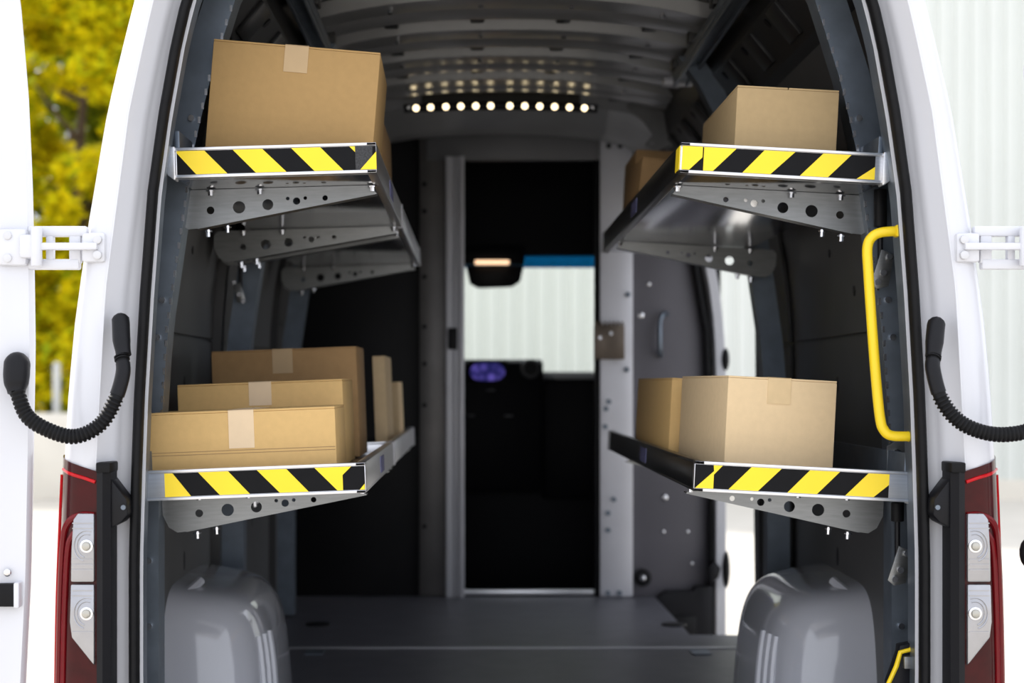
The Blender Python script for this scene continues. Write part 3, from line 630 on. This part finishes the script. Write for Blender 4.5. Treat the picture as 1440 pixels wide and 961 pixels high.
tLR = dict(range=(840 + 425 / 3.13, 840 + 1280 / 3.13), yellow=cr(840, 3.13, [[(672, 0), (805, 0), (705, 1), (575, 1)], [(930, 0), (1062, 0), (965, 1), (835, 1)], [(1188, 0), (1280, 0), (1280, .45), (1215, 1), (1090, 1)], [(505, .0), (545, 0), (508, .4), (508, 1), (428, 1), (508, .25)]]))
shelf(-1, -.721, -.3075, .10, 1.21, 1.299, 1.6, 'upper left shelf with striped front, carrying the large tall box', tUL, ((.30, -.040), (1.16, -.10)))
shelf(-1, -.745, -.3075, 1.225, 2.55, 1.299, 1.6, 'dark upper left shelf section further in towards the partition', None, ((1.30, -.09), (2.48, -.06)))
shelf(-1, -.786, -.329, .10, 1.21, .640, 2.2, 'lower left shelf with striped front, carrying three stepped flat boxes', tLL, ((.30, -.0), (1.16, 0)))
shelf(-1, -.80, -.329, 1.225, 2.55, .640, 2.2, 'lower left rear shelf section holding two slim upright boxes', None, ((1.30, 0), (2.48, 0)))
shelf(1, .725, .308, .10, 1.98, 1.288, 3.1, 'upper right shelf with striped front and yellow wrapped inner corner', tUR, ((.30, -.040), (1.60, -.08)))
shelf(1, .779, .337, .10, 2.08, .638, 3.0, 'lower right shelf with striped front beside the yellow handle', tLR, ((.30, 0), (1.60, 0)))

# ------------------------------------------------------------------ cardboard boxes
def carton(w_, d_, h_, loc, rot, label, m=CARD, tape=.5, tm=TAPE, tlen=.5, tw=.05, crease=None, group='cardboard boxes on the shelves'):
    T = thing('cardboard_box', label, 'box', loc, tuple(R(a) for a in rot), group)    # local origin: front left bottom
    body = MB().box(0, w_, 0, d_, 0, h_ - .004).build('box_body', m, T, bevel=.0025)
    for a, b in ((0.0005, w_ * tape - .001), (w_ * tape + .001, w_ - .0005)):
        MB().box(a, b, .0005, d_ - .0005, h_ - .004, h_).build('flap', m, T, bevel=.001)
    if tw:
        c0 = w_ * tape
        MB().box(c0 - tw / 2, c0 + tw / 2, -.0012, d_ + .0012, h_ - .0005, h_ + .0012).build('tape', tm, T)
        MB().box(c0 - tw / 2, c0 + tw / 2, -.0012, .0006, h_ * (1 - tlen), h_ + .0012).build('tape', tm, T)
    if crease:
        for z in crease: MB().box(.002, w_ - .002, -.0005, .001, z, z + .0012).build('score_line', CREASE, T)
    return T
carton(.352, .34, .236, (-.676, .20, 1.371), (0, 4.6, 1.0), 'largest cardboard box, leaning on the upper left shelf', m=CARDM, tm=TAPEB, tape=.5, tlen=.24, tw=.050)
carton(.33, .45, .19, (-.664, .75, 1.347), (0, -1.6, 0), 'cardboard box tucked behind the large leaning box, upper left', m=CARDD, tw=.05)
carton(.392, .29, .142, (-.786, .165, .676), (0, -2.2, 1.0), 'low flat cardboard box foremost on the lower left shelf', tlen=.56, tw=.053, crease=(.052, .058))
carton(.38, .32, .200, (-.785, .50, .677), (0, -2.2, 0.5), 'second flat cardboard box between the low box and tallest one, lower left', tlen=.27, tw=.052)
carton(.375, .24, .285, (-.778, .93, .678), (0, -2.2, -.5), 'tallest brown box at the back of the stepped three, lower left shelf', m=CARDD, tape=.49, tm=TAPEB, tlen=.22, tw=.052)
carton(.037, .34, .268, (-.401, 1.50, .694), (0, -2.2, 0), 'slim pale upright box behind the stepped boxes, lower left', m=CARDL, tw=0)
carton(.022, .30, .190, (-.374, 1.98, .696), (0, -2.2, 0), 'thinnest upright box deepest on the lower left shelf', m=CARDL, tw=0)
carton(.236, .42, .203, (.415, .20, .695), (0, 3.0, 5.5), 'pale square fronted box on the lower right shelf', m=CARDL, tape=.47, tm=mat('straw_packing_tape', (.63, .46, .25), .5, noise=.04), tlen=.27, tw=.050)
carton(.30, .76, .198, (.359, .68, .697), (0, 3.0, 0), 'long box behind the pale square box, lower right shelf', m=CARD, tw=.05)
carton(.215, .48, .174, (.435, .20, 1.335), (0, 3.1, 0), 'smaller box with painted-in shade at the front of the upper right shelf', m=CARDS, tw=0)
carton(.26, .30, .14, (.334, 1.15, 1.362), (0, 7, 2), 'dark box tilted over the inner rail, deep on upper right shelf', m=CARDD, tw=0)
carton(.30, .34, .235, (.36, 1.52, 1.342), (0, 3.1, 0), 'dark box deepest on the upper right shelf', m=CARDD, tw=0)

# ------------------------------------------------------------------ yellow grab handle, struts, step
hp = [at(1263, 325, .065), at(1240, 327, .065), at(1227, 333, .065), at(1220, 347, .065), at(1221, 380, .065), at(1227, 470, .065), at(1233, 545, .065), at(1238, 590, .065), at(1243, 605, .065), at(1254, 613, .065), at(1283, 614, .065)]
GH = thing('grab_handle', 'bright yellow tubular grab handle at the right rear opening', 'handle', hp[-1])
rel(MB().tube(bez(hp, 6), .0102, 14).build('handle_tube', YELP, GH, smooth=True), GH)
for a in (hp[0], hp[-1]):
    f = rel(MB().box(a.x - .006, a.x + .012, .052, .082, a.z - .012, a.z + .012).build('handle_foot', YELP, GH, bevel=.003), GH)
# steel plate with bolts below the handle and strut on the right post
def strut_set(s, x, y, z0, z1, label, k=1.0):
    T = thing('gas_strut', label, 'strut', (x, y, z0))
    rel(MB().cyl((x, y, (z1 + z0) / 2 + .05), (0, 0, 1), .014, abs(z1 - z0) - .10, 12).build('cylinder', RUBBER, T, bevel=.002), T)
    rel(MB().cyl((x, y, z0 + .06), (0, 0, 1), .006, .12, 8).build('piston_rod', PLASTIC, T), T)
    pl = rel(MB().prism([(x - s * .002, z0 + .05 * k), (x + s * .024 * k, z0 + .038 * k), (x + s * .012 * k, z0 - .028 * k), (x - s * .012 * k, z0 - .034 * k), (x - s * .026 * k, z0 - .022 * k)], y - .02, y - .015).build('strut_plate', ZINC, T, bevel=.001), T)
    for dx, dz in ((.0, .0), (-s * .012, -.02), (s * .014, .035)): MB().cyl((x + dx, y - .023, z0 + dz), (0, 1, 0), .007, .008, 8).build('bolt', BOLT, pl)
    return T
a = at(1262, 800, .22); strut_set(1, a.x, .22, a.z, a.z + .14, 'black gas strut on the right post under the lower shelf')
a = at(1238, 385, .25); strut_set(1, a.x, .25, a.z, a.z + .18, 'black gas strut behind the top of the yellow handle')
a = at(338, 415, 1.44); strut_set(-1, a.x, 1.44, a.z, a.z + .22, 'dark gas strut on the left wall under the upper shelf', .7)
a = at(1262, 638, .24)
MP = plate_holes('mounting_plate', [(a.x - .02, a.z - .045), (a.x + .03, a.z - .045), (a.x + .03, a.z + .03), (a.x + .018, a.z + .035), (a.x - .02, a.z + .015)], [(a.x - .01, a.z - .03, .004)], .004, ZINC, None)
for v in MP.data.vertices: v.co.y += .25
tag(MP, 'small zinc mounting plate with bolts below the yellow handle', 'plate')
for dx, dz in ((.0, .0), (.012, -.035)): MB().cyl((a.x + dx, .245, a.z + dz), (0, 1, 0), .009, .010, 10).build('bolt', BOLT, MP)
a = at(1284, 905, .10); b = at(1249, 961, .10)
FS = thing('folded_step', 'folded step edge with yellow border at the lower right jamb', 'step', (a.x, .10, 0.0))
rel(MB().prism([(a.x, a.z), (a.x, 0.0), (b.x - .01, 0.0), (b.x, b.z), (b.x + .022, a.z - .02), (b.x + .024, a.z - .005)], .10, .13).build('step_plate', PLASTIC, FS, bevel=.002), FS)
rel(MB().tube([(a.x, .097, a.z + .01), (a.x - .004, .097, a.z - .012), (b.x + .024, .097, a.z - .018), (b.x + .016, .097, b.z + .035), (b.x, .097, b.z), (b.x - .01, .097, .0)], .005, 8).build('yellow_border', YELP, FS), FS)
rel(MB().box(a.x - .022, a.x, .085, .10, a.z - .05, a.z - .025).build('step_channel', ZINC, FS, bevel=.002), FS)

# ------------------------------------------------------------------ outdoors
FY = 17.5
BD = thing('warehouse', 'pale warehouse with vertical corrugated cladding beyond the van', 'building', (5, FY, GZ))
rows = [[], []]; x = -3.6; P_ = .225
prof = []
while x < 16:
    prof += [(x, FY), (x + .055, FY), (x + .08, FY - .045), (x + .165, FY - .045), (x + .19, FY)]; x += P_
z0, z1 = GZ + .25, 9.0
m = MB().grid([[(x, y, z0) for x, y in prof], [(x, y, z1) for x, y in prof]])
rel(m.build('corrugated_cladding', FACADE, BD), BD)
rel(MB().box(-3.6, 16, FY + .01, FY + 12, GZ, 8.98).build('building_core', FACADE, BD), BD)
rel(MB().box(-3.62, 16.02, FY - .08, FY + .02, GZ, GZ + .27).build('plinth', RENDER, BD), BD)
rel(MB().box(-3.7, 16.1, FY - .12, FY + 12.1, 9.0, 9.15).build('roof_edge', ALUM, BD), BD)
GW = MB(); GW.box(-22, -3.75, 17.4, 17.6, GZ, .486); GWo = GW.build('garden_wall', RENDER, bevel=.01); tag(GWo, 'low cream boundary wall in front of the trees', 'wall')
BO = thing('bollard', 'slim pale bollard post standing before the golden trees', 'post', (at(80, 0, 18).x, 18.0, GZ))
b = at(80, 515, 18.0); rel(MB().cyl((b.x, 18.0, (b.z + GZ) / 2), (0, 0, 1), .055, b.z - GZ, 14).build('post_tube', mat('pale_post', (.55, .55, .52), .5, noise=.04), BO, bevel=.01), BO)
rel(MB().ball((b.x, 18.0, b.z), .06).build('post_cap', mat('pale_post', (.55, .55, .52), .5), BO, smooth=True), BO)
def tree(x, y, h, r, n, label, lm, seed, zc0=.25):
    rnd = random.Random(seed)
    T = thing('autumn_tree', label, 'tree', (x, y, GZ), group='trees beyond the low wall')
    MB().tube([(rnd.uniform(-.05, .05), rnd.uniform(-.05, .05), h * .85 * k / 6) for k in range(7)], [.16 * (1 - k / 8) for k in range(7)], 8).build('trunk', BARK, T, smooth=True)
    br = MB()
    for k in range(16):
        z = h * (.2 + .6 * rnd.random()); a = rnd.uniform(0, 6.28); l = r * rnd.uniform(.5, .9)
        br.tube([(0, 0, z), (l * .5 * math.cos(a), l * .5 * math.sin(a), z + .25), (l * math.cos(a), l * math.sin(a), z + .6)], [.05, .035, .012], 6)
    br.build('branches', BARK, T, smooth=True)
    vs, fs = [], []
    clumps = []
    for k in range(150):
        z = rnd.uniform(zc0, 1.0); rr = r * min(1, math.sqrt(max(0.03, 1 - max(0, (z - .45) / .55) ** 2))); a = rnd.uniform(0, 6.28); q = rr * math.sqrt(rnd.uniform(.25, 1))
        clumps.append((q * math.cos(a), q * math.sin(a), z * h, rnd.uniform(.22, .5)))
    for k in range(n):
        c = rnd.choice(clumps); p = Vector((rnd.gauss(0, 1), rnd.gauss(0, 1), rnd.gauss(0, .8))).normalized() * c[3] * rnd.uniform(.6, 1)
        p += Vector(c[:3]); sz = rnd.uniform(.07, .13)
        u = Vector((rnd.gauss(0, 1), rnd.gauss(0, 1), rnd.gauss(0, .6))).normalized(); v = u.orthogonal().normalized() if rnd.random() < .5 else u.cross(Vector((0, 0, 1.01))).normalized()
        b_ = len(vs); vs += [p - u * sz, p + v * sz * .6, p + u * sz, p - v * sz * .6]; fs.append((b_, b_ + 1, b_ + 2, b_ + 3))
    me = bpy.data.meshes.new('foliage'); me.from_pydata([tuple(v) for v in vs], [], fs)
    f = link('foliage', me, lm, T); f['kind'] = 'stuff'
    return T
tree(-6.0, 19.8, 8.2, 1.5, 22000, 'golden autumn tree whose crown fills the gap beside the van', LEAFY, 1, .10)
tree(-9.2, 20.2, 7.6, 1.5, 9000, 'golden green tree partly hidden by the open left door', LEAFY, 2)
tree(-6.1, 23.4, 9.6, 1.8, 34000, 'darker green tree standing behind the golden one', LEAFG, 3, .06)
tree(-8.0, 26.8, 10.5, 2.2, 24000, 'tall green tree rising at the very back', LEAFG, 4, .06)
